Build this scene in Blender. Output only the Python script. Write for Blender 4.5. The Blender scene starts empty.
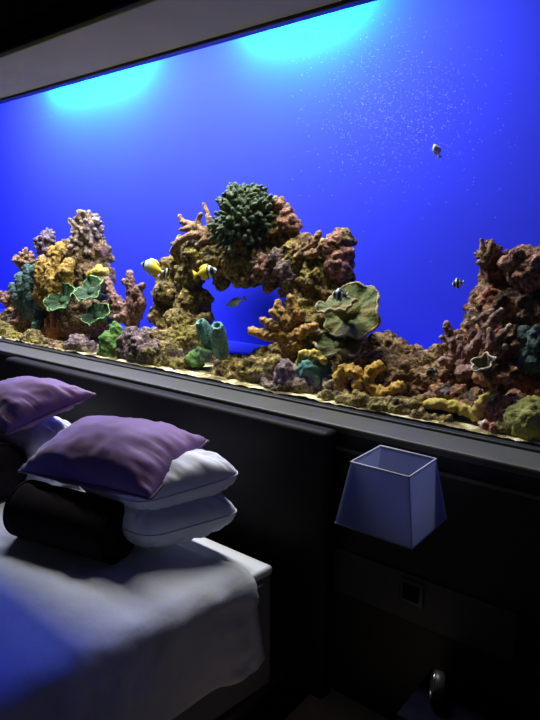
import bpy, bmesh, math, random
from mathutils import Vector, noise, Matrix, Quaternion
random.seed(7)
SC = bpy.context.scene
COL = SC.collection
# ------------------------------------------------------------------ camera
F = 600.0; HZ = 240.0; DG = 1.75; HC = 1.6
PITCH = math.atan((360-HZ)/F); FP = math.hypot(F, 360-HZ)
YAW = math.pi/2-math.atan(763/FP)
CAMP = Vector((0, -DG, HC))
FW = Vector((-math.sin(YAW)*math.cos(PITCH), math.cos(YAW)*math.cos(PITCH), -math.sin(PITCH)))
RT = Vector((math.cos(YAW), math.sin(YAW), 0)); UP = RT.cross(FW)
cd = bpy.data.cameras.new('camera'); cam = bpy.data.objects.new('camera', cd); COL.objects.link(cam)
cd.lens = F/720*36; cd.sensor_width = 36; cd.sensor_fit = 'AUTO'; cd.clip_start = 0.01
cam.matrix_world = Matrix.Translation(CAMP) @ Matrix((RT, UP, -FW)).transposed().to_4x4()
SC.camera = cam

def ray(u, v): return FW + RT*((u-270)/F) - UP*((v-360)/F)
def P(u, v, y):                       # point of the place at depth y behind the glass
    q = ray(u, v); return CAMP + q*((y+DG)/q.y)
def PZ(u, v, z):                      # point of the place at height z
    q = ray(u, v); return CAMP + q*((z-HC)/q.z)
def S(p): return (p-CAMP).dot(FW)/F   # metres per pixel there

# ------------------------------------------------------------------ materials
def hexc(r, g, b):
    f = lambda c: ((c/255+0.055)/1.055)**2.4 if c > 10 else c/255/12.92
    return (f(r), f(g), f(b), 1)
def mat(name, cols, scale=8, rough=0.8, bump=0.0, bscale=None, detail=6, metal=0.0, sheen=0.0, spots=None, dist=0.02, subs=0.0, coord='Object', spec=0.5):
    """cols: list of (pos, (r,g,b)); one entry = plain colour. spots: (voronoi scale, colour, radius)"""
    m = bpy.data.materials.new(name); m.use_nodes = True
    nt = m.node_tree; N = nt.nodes; L = nt.links
    b = N['Principled BSDF']; b.inputs['Roughness'].default_value = rough; b.inputs['Metallic'].default_value = metal
    b.inputs['Specular IOR Level'].default_value = spec
    if sheen: b.inputs['Sheen Weight'].default_value = sheen; b.inputs['Sheen Roughness'].default_value = 0.4
    tc = N.new('ShaderNodeTexCoord')
    n = N.new('ShaderNodeTexNoise'); n.inputs['Scale'].default_value = scale; n.inputs['Detail'].default_value = detail; n.inputs['Roughness'].default_value = 0.65
    L.new(tc.outputs[coord], n.inputs['Vector'])
    r = N.new('ShaderNodeValToRGB')
    els = r.color_ramp.elements
    if len(cols) == 1: cols = [(0.3, cols[0][1]), (0.7, tuple(c*1.12 for c in cols[0][1][:3]))]
    els[0].position, els[0].color = cols[0][0], tuple(cols[0][1][:3])+(1,)
    els[1].position, els[1].color = cols[-1][0], tuple(cols[-1][1][:3])+(1,)
    for p_, c in cols[1:-1]:
        e = els.new(p_); e.color = tuple(c[:3])+(1,)
    L.new(n.outputs['Fac'], r.inputs['Fac'])
    out = r.outputs['Color']
    if spots:
        sc_, c_, rad = spots
        v = N.new('ShaderNodeTexVoronoi'); v.inputs['Scale'].default_value = sc_
        L.new(tc.outputs[coord], v.inputs['Vector'])
        mr = N.new('ShaderNodeMapRange'); mr.inputs[1].default_value = rad*0.7; mr.inputs[2].default_value = rad
        mr.inputs[3].default_value = 1; mr.inputs[4].default_value = 0
        L.new(v.outputs['Distance'], mr.inputs[0])
        mx = N.new('ShaderNodeMix'); mx.data_type = 'RGBA'; mx.inputs['B'].default_value = tuple(c_[:3])+(1,)
        L.new(mr.outputs[0], mx.inputs['Factor']); L.new(out, mx.inputs['A'])
        out = mx.outputs['Result']
    L.new(out, b.inputs['Base Color'])
    if bump:
        n2 = N.new('ShaderNodeTexNoise'); n2.inputs['Scale'].default_value = bscale or scale*4; n2.inputs['Detail'].default_value = 5
        L.new(tc.outputs[coord], n2.inputs['Vector'])
        bp = N.new('ShaderNodeBump'); bp.inputs['Strength'].default_value = bump; bp.inputs['Distance'].default_value = dist
        L.new(n2.outputs['Fac'], bp.inputs['Height']); L.new(bp.outputs[0], b.inputs['Normal'])
    return m
def bands(name, axis, stops, rough=0.4):
    """constant colour bands along an object axis (fish)"""
    m = bpy.data.materials.new(name); m.use_nodes = True
    nt = m.node_tree; N = nt.nodes; L = nt.links
    b = N['Principled BSDF']; b.inputs['Roughness'].default_value = rough
    tc = N.new('ShaderNodeTexCoord'); sx = N.new('ShaderNodeSeparateXYZ'); L.new(tc.outputs['Generated'], sx.inputs[0])
    r = N.new('ShaderNodeValToRGB'); r.color_ramp.interpolation = 'LINEAR'
    els = r.color_ramp.elements
    pts = []
    for i, (p_, c) in enumerate(stops):
        if i: pts.append((p_-0.012, stops[i-1][1]))
        pts.append((p_+(0.012 if i else 0), c))
    els[0].position, els[0].color = pts[0][0], pts[0][1]+(1,)
    els[1].position, els[1].color = pts[-1][0], pts[-1][1]+(1,)
    for p_, c in pts[1:-1]:
        e = els.new(p_); e.color = c+(1,)
    L.new(sx.outputs[axis], r.inputs['Fac']); L.new(r.outputs[0], b.inputs['Base Color'])
    return m

# ------------------------------------------------------------------ object helpers
def tag(o, label, cat, group=None, kind=None):
    o['label'] = label; o['category'] = cat
    if group: o['group'] = group
    if kind: o['kind'] = kind
    return o
def link_bm(name, bm, m, parent=None, origin=None, smooth=True):
    """the bmesh is in world coordinates; origin = world point that becomes the object's origin"""
    if origin is None:
        if parent is not None: origin = parent['_o'] if '_o' in parent else Vector((0, 0, 0))
        else:
            xs = [v.co for v in bm.verts]
            origin = Vector((sum(v.x for v in xs)/len(xs), sum(v.y for v in xs)/len(xs), min(v.z for v in xs)))
    origin = Vector(origin)
    for v in bm.verts: v.co -= origin
    bmesh.ops.recalc_face_normals(bm, faces=bm.faces[:])
    me = bpy.data.meshes.new(name); bm.to_mesh(me); bm.free()
    me.polygons.foreach_set('use_smooth', [smooth]*len(me.polygons))
    for mm in (m if isinstance(m, (list, tuple)) else [m]): me.materials.append(mm)
    o = bpy.data.objects.new(name, me); COL.objects.link(o)
    if parent is not None:
        o.parent = parent; o.location = origin-world_loc(parent)
    else: o.location = origin
    return o
def world_loc(o):
    p = Vector(o.location)
    while o.parent is not None:
        o = o.parent; p += Vector(o.location)
    return p
def empty(name, loc, label, cat, group=None):
    o = bpy.data.objects.new(name, None); COL.objects.link(o); o.location = loc
    o.empty_display_size = 0.05
    return tag(o, label, cat, group)
def part(name, bm, m, parent, smooth=True):
    return link_bm(name, bm, m, parent, world_loc(parent), smooth)
def box(bm, a, b, bev=0.0, seg=2):
    a = Vector(a); b = Vector(b)
    r = bmesh.ops.create_cube(bm, size=1)
    for v in r['verts']: v.co = Vector(((a.x+b.x)/2+v.co.x*abs(b.x-a.x), (a.y+b.y)/2+v.co.y*abs(b.y-a.y), (a.z+b.z)/2+v.co.z*abs(b.z-a.z)))
    if bev:
        es = list({e for v in r['verts'] for e in v.link_edges})
        bmesh.ops.bevel(bm, geom=es, offset=bev, segments=seg, affect='EDGES', profile=0.5)
    return bm
def BM(): return bmesh.new()
def boxbm(a, b, bev=0.0, seg=2): return box(BM(), a, b, bev, seg)
def struct(name, bm, m, label=None):
    o = link_bm(name, bm, m, smooth=False); o['kind'] = 'structure'
    o['category'] = name.split('_')[0]
    if label: o['label'] = label
    return o
def tube(bm, pts, rad, seg=8, closed=False, cap=True):
    pts = [Vector(p) for p in pts]; n = len(pts)
    if not hasattr(rad, '__len__'): rad = [rad]*n
    rings = []; prev = None
    for i, p in enumerate(pts):
        if closed: t = pts[(i+1) % n]-pts[i-1]
        else: t = pts[min(i+1, n-1)]-pts[max(i-1, 0)]
        t = t.normalized() if t.length > 1e-9 else Vector((0, 0, 1))
        if prev is None:
            a = Vector((0, 0, 1)) if abs(t.z) < 0.9 else Vector((1, 0, 0))
            nrm = t.cross(a).normalized()
        else:
            nrm = prev-t*prev.dot(t); nrm.normalize()
        prev = nrm; bn = t.cross(nrm)
        rings.append([bm.verts.new(p+(nrm*math.cos(2*math.pi*k/seg)+bn*math.sin(2*math.pi*k/seg))*rad[i]) for k in range(seg)])
    m = n if closed else n-1
    for i in range(m):
        A, B = rings[i], rings[(i+1) % n]
        for k in range(seg): bm.faces.new((A[k], A[(k+1) % seg], B[(k+1) % seg], B[k]))
    if not closed and cap:
        for R, s, q, q2 in ((rings[0], 1, pts[0], pts[1]), (rings[-1], -1, pts[-1], pts[-2])):
            d = (q-q2).normalized() if (q-q2).length > 0 else Vector((0, 0, 1))
            r_ = (R[0].co-q).length
            c2 = [bm.verts.new(q+(v.co-q)*0.7+d*r_*0.5) for v in R]
            c = bm.verts.new(q+d*r_*0.75)
            for k in range(seg):
                bm.faces.new((R[k], R[(k+1) % seg], c2[(k+1) % seg], c2[k]))
                bm.faces.new((c2[k], c2[(k+1) % seg], c))
    return bm
def ball(bm, c, r, sub=2, sc=(1, 1, 1)):
    rr = bmesh.ops.create_icosphere(bm, subdivisions=sub, radius=1)
    for v in rr['verts']: v.co = Vector((c[0]+v.co.x*r*sc[0], c[1]+v.co.y*r*sc[1], c[2]+v.co.z*r*sc[2]))
    return bm
def lathe(bm, prof, origin, axis=(0, 0, 1), seg=20, sx=1.0, sy=1.0):
    """prof: (r, h) list along the axis, open or closed at r=0"""
    q = Vector((0, 0, 1)).rotation_difference(Vector(axis).normalized()); o = Vector(origin)
    rings = []
    for r, h in prof:
        rings.append([bm.verts.new(o+q @ Vector((r*math.cos(2*math.pi*k/seg)*sx, r*math.sin(2*math.pi*k/seg)*sy, h))) for k in range(seg)])
    for A, B in zip(rings, rings[1:]):
        for k in range(seg): bm.faces.new((A[k], A[(k+1) % seg], B[(k+1) % seg], B[k]))
    for R in (rings[0], rings[-1]):
        try: bm.faces.new(R)
        except ValueError: pass
    return bm
TANK_Z = 1.012
def fuse(bm, voxel, amp=(0.02, 6), amp2=(0.006, 30), pits=None, zmin=TANK_Z, ymin=0.022, seed=0.0, knob=None):
    """union of the shapes in bm as one closed skin, roughened with noise"""
    me = bpy.data.meshes.new('tmp'); bm.to_mesh(me); bm.free()
    o = bpy.data.objects.new('tmp', me); COL.objects.link(o)
    md = o.modifiers.new('r', 'REMESH'); md.mode = 'VOXEL'; md.voxel_size = voxel
    dg = bpy.context.evaluated_depsgraph_get(); dg.update()
    e = o.evaluated_get(dg); me2 = bpy.data.meshes.new_from_object(e)
    bpy.data.objects.remove(o); bpy.data.meshes.remove(me)
    bm = BM(); bm.from_mesh(me2); bpy.data.meshes.remove(me2)
    bmesh.ops.smooth_vert(bm, verts=bm.verts[:], factor=0.5, use_axis_x=True, use_axis_y=True, use_axis_z=True)
    bm.normal_update()
    sv = Vector((seed*3.7, seed*1.3, seed*7.1))
    new = []
    for v in bm.verts:
        p = v.co+sv
        d = amp[0]*noise.fractal(p*amp[1], 0.75, 2.2, 6)+.004
        if amp2: d += amp2[0]*noise.noise(p*amp2[1])
        if pits:
            dd = noise.voronoi(p*pits[1])[0]
            d += pits[0]*(0.55-min(dd[0], 0.55)*2)
        if knob: d += knob[0]*(.5-min(noise.voronoi(p*knob[1])[0][0], .6))*2
        new.append(v.co+v.normal*d)
    for v, c in zip(bm.verts, new):
        c.y = max(c.y, ymin); c.z = max(c.z, zmin); v.co = c
    return bm

# ------------------------------------------------------------------ materials of the place
M = {}
M['wall'] = mat('dark_wall', [(.35, (.006, .006, .008)), (.65, (.009, .009, .011))], 3, .55, .05, 60)
M['wood_dark'] = mat('dark_wood', [(.35, (.06, .05, .042)), (.65, (.09, .075, .062))], 6, .45, .05, 40)
M['soffit'] = mat('soffit_plaster', [(.3, (.68, .68, .19)), (.7, (.78, .78, .23))], 2.5, .9, .1, 20)
M['black_metal'] = mat('black_metal', [(0, (.03, .03, .035))], 5, .4)
M['sill'] = mat('sill_stone', [(.3, (.085, .085, .075)), (.7, (.115, .115, .10))], 9, .55, .03, 60)
M['headboard'] = mat('black_leather', [(.3, (.010, .009, .011)), (.7, (.014, .013, .015))], 14, .6, .15, 140, dist=.003, spec=.2)
M['floor'] = mat('dark_floor', [(.3, (.010, .008, .007)), (.7, (.016, .013, .011))], 5, .5)
M['litfloor'] = mat('lit_floor_wood', [(.3, (.58, .43, .31)), (.7, (.66, .50, .37))], 4, .5, .05, 30)  # pale wood tone carries the brightness of the lit floor patch
M['panel'] = mat('grey_panel', [(0, (.05, .05, .06))], 3, .5)
M['sheet'] = mat('white_cotton', [(.3, (.66, .69, .80)), (.7, (.72, .75, .85))], 6, .85, .15, 25, dist=.004)
M['bedspread'] = mat('bedspread_cotton', [(.3, (.58, .62, .76)), (.7, (.64, .68, .82))], 5, .8, .6, 14, dist=.012)
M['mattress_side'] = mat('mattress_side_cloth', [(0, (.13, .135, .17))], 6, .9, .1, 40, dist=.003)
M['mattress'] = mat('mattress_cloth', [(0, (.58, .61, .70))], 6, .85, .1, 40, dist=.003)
M['purple'] = mat('purple_satin', [(.3, (.17, .095, .25)), (.7, (.23, .13, .32))], 7, .62, .3, 16, dist=.005, sheen=.6, spec=.25)
M['purple_dark'] = mat('purple_piping', [(0, (.10, .045, .12))], 7, .5, sheen=.3)
M['velvet'] = mat('dark_velvet', [(.3, (.010, .007, .009)), (.7, (.016, .011, .014))], 9, 1.0, .2, 30, dist=.004, spec=.1)
M['shade'] = mat('lamp_fabric', [(0, (.36, .385, .52))], 60, .9, .05, 200, dist=.001)
M['trim_fabric'] = mat('lamp_trim', [(0, (.52, .54, .64))], 30, .8)
M['navy'] = mat('navy_lacquer', [(0, (.003, .0035, .014))], 5, .8, spec=.05)
M['metal'] = mat('brushed_metal', [(0, (.35, .35, .37))], 30, .25, metal=1)
M['clock_face'] = mat('clock_face', [(0, (.03, .03, .035))], 5, .2)
M['switch'] = mat('grey_plastic', [(0, (.06, .06, .075))], 5, .4)
M['tankwall'] = mat('blue_tank_wall', [(.3, (.027, .037, .76)), (.7, (.029, .040, .79))], 2, .85, spec=.1)
# soft transmission for the shade fabric
def translucent(m, fac):
    nt = m.node_tree; N = nt.nodes; L = nt.links
    b = N['Principled BSDF']; t = N.new('ShaderNodeBsdfTranslucent'); mx = N.new('ShaderNodeMixShader')
    t.inputs['Color'].default_value = (.46, .50, .68, 1)
    mx.inputs[0].default_value = fac; L.new(b.outputs[0], mx.inputs[1]); L.new(t.outputs[0], mx.inputs[2])
    L.new(mx.outputs[0], N['Material Output'].inputs[0])
translucent(M['shade'], .55)
# clear pane
gm = bpy.data.materials.new('clear_glass'); gm.use_nodes = True
N = gm.node_tree.nodes; L = gm.node_tree.links; N.remove(N['Principled BSDF'])
tr = N.new('ShaderNodeBsdfTransparent'); tr.inputs[0].default_value = (.97, .985, 1, 1)
gl = N.new('ShaderNodeBsdfGlossy'); gl.inputs['Roughness'].default_value = .02
fr = N.new('ShaderNodeLayerWeight'); fr.inputs['Blend'].default_value = .5; mx = N.new('ShaderNodeMixShader')
pw = N.new('ShaderNodeMath'); pw.operation = 'POWER'; pw.inputs[1].default_value = 5; L.new(fr.outputs['Facing'], pw.inputs[0])
ml = N.new('ShaderNodeMath'); ml.operation = 'MULTIPLY_ADD'; ml.inputs[1].default_value = .4; ml.inputs[2].default_value = .02; L.new(pw.outputs[0], ml.inputs[0])
L.new(ml.outputs[0], mx.inputs[0]); L.new(tr.outputs[0], mx.inputs[1]); L.new(gl.outputs[0], mx.inputs[2])
L.new(mx.outputs[0], N['Material Output'].inputs[0]); M['glass'] = gm
# water: clear surface, faint blue absorption
wm = bpy.data.materials.new('tank_water'); wm.use_nodes = True
N = wm.node_tree.nodes; L = wm.node_tree.links; N.remove(N['Principled BSDF'])
tr = N.new('ShaderNodeBsdfTransparent'); L.new(tr.outputs[0], N['Material Output'].inputs[0])
va = N.new('ShaderNodeVolumeAbsorption'); va.inputs['Color'].default_value = (.45, .75, 1, 1); va.inputs['Density'].default_value = .10
L.new(va.outputs[0], N['Material Output'].inputs['Volume']); M['water'] = wm

# ------------------------------------------------------------------ the room and the tank shell
YB = 0.85; XL = -5.3; XR = 0.55; GB = 1.014; GT = 2.314; YW = -0.15; TOP = 3.05
struct('floor', boxbm((-4.2, -3.6, -.1), (1.2, .0, 0)), M['floor'], 'dark floor at the foot of the bed wall')
struct('wall_front', boxbm((XL, YW, 0), (1.2, .0, GB-.006)), M['wall'], 'dark wall below the aquarium window')
struct('wall_upper', boxbm((XL, -.36, GT+.10), (1.2, 0.0, TOP)), M['wall'], 'dark bulkhead wall above the aquarium window')
struct('ceiling', boxbm((-4.2, -3.6, 2.72), (1.2, -.361, 2.82)), M['wall'], 'dark ceiling in the upper left corner')
struct('wall_right', boxbm((XR+.05, YW-.002, 0), (1.2, -.0, TOP)), M['wall'])
# soffit: the underside of the bulkhead, slightly tilted
bm = BM(); box(bm, (XL, -.392, GT+.006), (1.2, -.03, GT+.10), .004)
struct('trim_1', bm, M['soffit'], 'greenish grey soffit over the aquarium window')
bm = BM(); box(bm, (XL, -.41, GT+.02), (1.2, -.3925, GT+.10), .004)
struct('trim_2', bm, M['navy'], 'thin dark rail along the front of the grey soffit')
bm = BM(); box(bm, (XL, -.032, GT-.004), (XR+.05, .012, GT+.022), .006)
struct('trim_3', bm, M['black_metal'], 'dark top frame of the aquarium window')
bm = BM(); box(bm, (XL, YW-.004, GB-.03), (XR+.05, -.012, GB-.004), .006)
struct('sill', bm, M['sill'], 'grey sill below the aquarium glass')
bm = BM(); box(bm, (XL, -.02, GB-.012), (XR+.05, .012, GB+.005), .004)
struct('trim_4', bm, M['black_metal'], 'dark bottom frame of the aquarium window')
bm = boxbm((XL, 0, GB-.01), (XR+.05, .012, GT+.02))
g = struct('window_1', bm, M['glass'], 'wide clear glass pane of the wall aquarium')
struct('wall_back', boxbm((XL-.1, YB, .9), (XR+.15, YB+.08, TOP)), M['tankwall'], 'bright blue back wall of the aquarium')
struct('wall_left', boxbm((XL-.1, .0, .9), (XL, YB, TOP)), M['tankwall'])
struct('wall_end', boxbm((XR+.05, .0, .9), (XR+.15, YB, TOP)), M['tankwall'])
struct('floor_tank', boxbm((XL-.1, .0, .9), (XR+.15, YB+.08, GB)), M['tankwall'])
struct('ceiling_tank', boxbm((XL-.1, .0, TOP), (XR+.15, YB+.08, TOP+.06)), M['wall'])
bm = boxbm((XL+.001, .014, GB-.002), (XR+.049, YB-.002, 2.80))
w = link_bm('water', bm, M['water'], smooth=False); tag(w, 'clear blue water filling the wall aquarium', 'water', kind='structure')
# lower wall: ledge, lighter panel strip
WF = YW+DG
bm = boxbm((-1.10, YW-.012, HC-.419*WF), (-.36, YW-.0005, HC-.411*WF), .002)
struct('trim_5', bm, M['sill'], 'thin grey ledge on the dark wall behind the lamp')
bm = boxbm((-1.10, YW-.006, HC-.735*WF), (-.40, YW-.0005, HC-.637*WF), .001)
struct('trim_6', bm, M['panel'], 'dim grey panel strip on the wall below the lamp')
c = P(412, 592, YW-.006)
sw = empty('wall_socket', (c.x, YW-.006, c.z-.04), 'small dim square wall socket on the grey panel strip below the lamp', 'wall socket')
part('plate', boxbm((c.x-.04, YW-.014, c.z-.04), (c.x+.04, YW-.0062, c.z+.04), .003), M['switch'], sw)
part('cover', boxbm((c.x-.026, YW-.018, c.z-.026), (c.x+.026, YW-.0135, c.z+.026), .002), M['navy'], sw)
# gravel bed
bm = BM(); bmesh.ops.create_grid(bm, x_segments=260, y_segments=40, size=1)
for v in bm.verts:
    v.co = Vector((XL+.02+(v.co.x+1)/2*(XR-XL-.0), .0145+(v.co.y+1)/2*.46, 0))
    v.co.z = GB+.011+.008*noise.noise(v.co*9)+.006*noise.noise(v.co*45)
M['gravel'] = mat('coral_gravel', [(.42, (.07, .05, .018)), (.50, (.30, .23, .08)), (.58, (.80, .75, .48))], 8, .9, .8, 140, dist=.01)
gv = link_bm('gravel', bm, M['gravel']); tag(gv, 'pale yellow coral gravel on the aquarium bottom', 'gravel', kind='stuff')

# ------------------------------------------------------------------ reef materials
def mottle(m, scale, lo, hi, crust=None):
    """fine mottling, and crusts of another colour in patches"""
    nt = m.node_tree; N = nt.nodes; L = nt.links; b = N['Principled BSDF']
    src = b.inputs['Base Color'].links[0].from_socket
    tc = N.new('ShaderNodeTexCoord')
    if crust:
        n = N.new('ShaderNodeTexNoise'); n.inputs['Scale'].default_value = 7; n.inputs['Detail'].default_value = 7; L.new(tc.outputs['Object'], n.inputs['Vector'])
        mr = N.new('ShaderNodeMapRange'); mr.inputs[1].default_value = .53; mr.inputs[2].default_value = .60; L.new(n.outputs['Fac'], mr.inputs[0])
        mx = N.new('ShaderNodeMix'); mx.data_type = 'RGBA'; mx.inputs['B'].default_value = crust+(1,)
        L.new(mr.outputs[0], mx.inputs['Factor']); L.new(src, mx.inputs['A']); src = mx.outputs['Result']
    n = N.new('ShaderNodeTexNoise'); n.inputs['Scale'].default_value = scale; n.inputs['Detail'].default_value = 3; L.new(tc.outputs['Object'], n.inputs['Vector'])
    mr = N.new('ShaderNodeMapRange'); mr.inputs[1].default_value = .36; mr.inputs[2].default_value = .64; mr.inputs[3].default_value = lo; mr.inputs[4].default_value = hi
    L.new(n.outputs['Fac'], mr.inputs[0])
    mx = N.new('ShaderNodeMix'); mx.data_type = 'RGBA'; mx.blend_type = 'MULTIPLY'; mx.inputs['Factor'].default_value = 1
    L.new(src, mx.inputs['A']); L.new(mr.outputs[0], mx.inputs['B']); L.new(mx.outputs['Result'], b.inputs['Base Color'])
    return m
def rockmat(name, a, b, c, d, sc=26, bump=.9, crust=(.24, .11, .09)):
    return mottle(mat(name, [(.36, a), (.46, b), (.55, c), (.66, d)], sc, .9, bump, 70, detail=8, dist=.02), 75, .35, 1.35, crust)
M['rock1'] = rockmat('rock_brown', (0.029, 0.023, 0.014), (0.145, 0.094, 0.043), (0.290, 0.189, 0.080), (0.551, 0.362, 0.203))
M['rock2'] = rockmat('rock_olive', (.03, .025, .010), (.16, .11, .03), (.33, .23, .06), (.56, .42, .16), crust=(.24, .19, .035))
M['rock3'] = rockmat('rock_pink', (0.072, 0.042, 0.024), (0.264, 0.132, 0.084), (0.432, 0.204, 0.132), (0.552, 0.324, 0.216), crust=(0.480, 0.192, 0.144))
M['rock4'] = rockmat('rock_purple', (0.037, 0.025, 0.031), (0.150, 0.094, 0.106), (0.275, 0.188, 0.188), (0.425, 0.338, 0.250), crust=(0.200, 0.150, 0.062))
M['rock6'] = rockmat('rock_amber', (.05, .03, .015), (.22, .13, .055), (.42, .26, .11), (.60, .42, .24), crust=(.30, .15, .07))
M['rock5'] = rockmat('rock_shade', (0.022, 0.017, 0.010), (0.109, 0.059, 0.029), (0.282, 0.146, 0.061), (0.605, 0.294, 0.140), crust=(0.346, 0.117, 0.070))
def cm(name, a, b, sc=40, **k):
    b = tuple(c*.85 for c in b)
    return mottle(mat(name, [(.38, a), (.62, b)], sc, k.pop('rough', .75), k.pop('bump', .7), k.pop('bscale', 110), dist=.008, **k), 110, .45, 1.3)
M['purplec'] = cm('coral_purple', (.06, .04, .06), (.30, .21, .24))
M['pinkc'] = cm('coral_pink', (.14, .055, .05), (.42, .22, .16))
M['brownc'] = cm('coral_brown', (.16, .08, .035), (.45, .27, .13))
M['mustard'] = cm('coral_mustard', (.26, .15, .015), (.52, .33, .06))
M['teal'] = cm('coral_teal', (.02, .065, .075), (.11, .21, .18))
M['tealtube'] = cm('sponge_teal', (.06, .22, .19), (.22, .42, .34))
M['green'] = cm('coral_green', (.005, .028, .007), (.03, .11, .022))
M['limerim'] = cm('coral_lime', (.22, .46, .12), (.45, .75, .28))
M['bush'] = cm('coral_bush', (.010, .035, .018), (.13, .19, .07), 90)
M['elk'] = cm('coral_orange', (.26, .12, .018), (.68, .38, .07), 60)
M['plate'] = mat('coral_plate', [(.38, (.02, .06, .005)), (.5, (.105, .12, .010)), (.62, (.19, .115, .02))], 18, .75, .9, 70, dist=.008)
M['platerim'] = cm('coral_platerim', (.30, .24, .11), (.48, .40, .22))
M['honey'] = mat('coral_honey', [(.3, (.55, .30, .02)), (.7, (.75, .46, .06))], 30, .7, .4, 90, spots=(80, (.16, .06, .008), .36), dist=.006)
M['yellowf'] = mat('coral_yellow', [(.3, (.42, .30, .03)), (.7, (.62, .48, .09))], 30, .75, .6, 110, dist=.005)
M['cream'] = cm('coral_cream', (.50, .42, .28), (.78, .70, .55))
M['orange'] = cm('coral_rust', (.32, .10, .03), (.58, .26, .10))
M['tipc'] = cm('coral_pale_tip', (.36, .24, .14), (.72, .58, .40))
M['tipp'] = cm('coral_pink_tip', (.26, .13, .11), (.58, .36, .30))
M['rustc'] = cm('coral_dark_rust', (.06, .02, .012), (.28, .12, .06))
M['tan'] = cm('coral_tan', (.13, .085, .055), (.46, .34, .24))
M['tealdark'] = cm('coral_dark_teal', (.008, .03, .035), (.05, .11, .10))
M['brain'] = mat('coral_brain', [(.35, (.13, .12, .02)), (.5, (.26, .26, .04)), (.65, (.36, .34, .10))], 22, .7, 1.0, 45, dist=.012)
M['moss'] = mat('green_moss', [(.3, (.03, .11, .015)), (.7, (.14, .28, .04))], 30, .85, .9, 80, dist=.01)
M['tealrock'] = mat('teal_sponge', [(.38, (.02, .12, .09)), (.5, (.05, .20, .15)), (.62, (.18, .19, .09))], 16, .7, .5, 60, dist=.01)
M['redw'] = mat('red_white_coral', [(.42, (.28, .05, .04)), (.55, (.55, .32, .25)), (.62, (.75, .70, .60))], 40, .8, .6, 100)
M['mouthshade'] = cm('sponge_mouth_shade', (.01, .02, .02), (.03, .05, .05))  # dark tone painted in for the shade inside the sponge tubes

def px_balls(bm, blobs, sub=2, sq=1.0):
    for u, v, y, r in blobs:
        p = P(u, v, y); ball(bm, p, r*S(p), sub, (1, sq, 1))
    return bm
def rock(name, label, blobs, m, cat='rock', group=None, voxel=.010, amp=(.030, 7), amp2=(.010, 34), pits=(.016, 24), seed=0):
    voxel = min(voxel, .0075); blobs = [(u, v, y, r*1.12) for u, v, y, r in blobs]
    if group: blobs = [(u, v+5, max(y-.03, .05), r*1.05) for u, v, y, r in blobs]
    bm = fuse(px_balls(BM(), blobs), voxel, amp, amp2, pits, seed=seed, knob=(.006, 62))
    return tag(link_bm(name, bm, m), label, cat, group)
def coral(name, label, branches, m, cat='coral', voxel=.006, amp=(.004, 30), amp2=(.003, 90), pits=None, blobs=(), seed=0, group=None, tips=None):
    """branches: (list of (u, v, y), r0 px, r1 px)"""
    bm = BM()
    for pts, r0, r1 in branches:
        ps = [P(*q) for q in pts]; n = len(ps)
        # resample
        fine = []; rr = []
        for i in range(n-1):
            for k in range(4):
                t = k/4; fine.append(ps[i].lerp(ps[i+1], t)); rr.append((r0+(r1-r0)*(i+t)/(n-1))*S(ps[i]))
        fine.append(ps[-1]); rr.append(r1*S(ps[-1]))
        tube(bm, fine, rr, 8)
    px_balls(bm, blobs)
    bm = fuse(bm, voxel, amp, amp2, pits, seed=seed)
    o = tag(link_bm(name, bm, m), label, cat, group)
    if tips:
        for pts, r0, r1 in branches:
            e, e0 = P(*pts[-1]), P(*pts[-2]); d = (e-e0).normalized(); r = r1*S(e)
            b2 = BM(); ball(b2, e+d*r*.6, r*1.0, 3)
            for v in b2.verts: v.co += (v.co-e).normalized()*(.003*noise.noise(v.co*70)+.002*noise.noise(v.co*150)); v.co.y = max(v.co.y, .022)
            part('tip', b2, tips, o)
    return o
def knobs(name, label, centre, rad, n, kr, m, cat='coral', stretch=(1, 1, 1), seed=1, stalk=1.5, voxel=None):
    """a head of n short blunt knobs round a centre (pixel sizes)"""
    rnd = random.Random(seed); p = P(*centre); s = S(p); bm = BM()
    ball(bm, p, rad*s*.72, 2, stretch)
    for i in range(n):
        d = Vector((rnd.gauss(0, 1), rnd.gauss(0, 1), rnd.gauss(.35, 1))).normalized()
        e = Vector((d.x*stretch[0], d.y*stretch[1], d.z*stretch[2]))*rad*s*rnd.uniform(.82, 1.12)*(1+.35*noise.noise(d*1.7+Vector((seed, 0, 0))))
        j_ = Vector((rnd.gauss(0, 1), rnd.gauss(0, 1), rnd.gauss(.3, 1)))*rad*s*.09
        tube(bm, [p+e*.55, p+e*.82, p+e+j_], [kr*s*.8, kr*s, kr*s*rnd.uniform(.6, 1)], 6)
    bm = fuse(bm, voxel or max(.004, kr*s*.45), (.002, 40), (.002, 110), seed=seed)
    return tag(link_bm(name, bm, m), label, cat)
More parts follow.
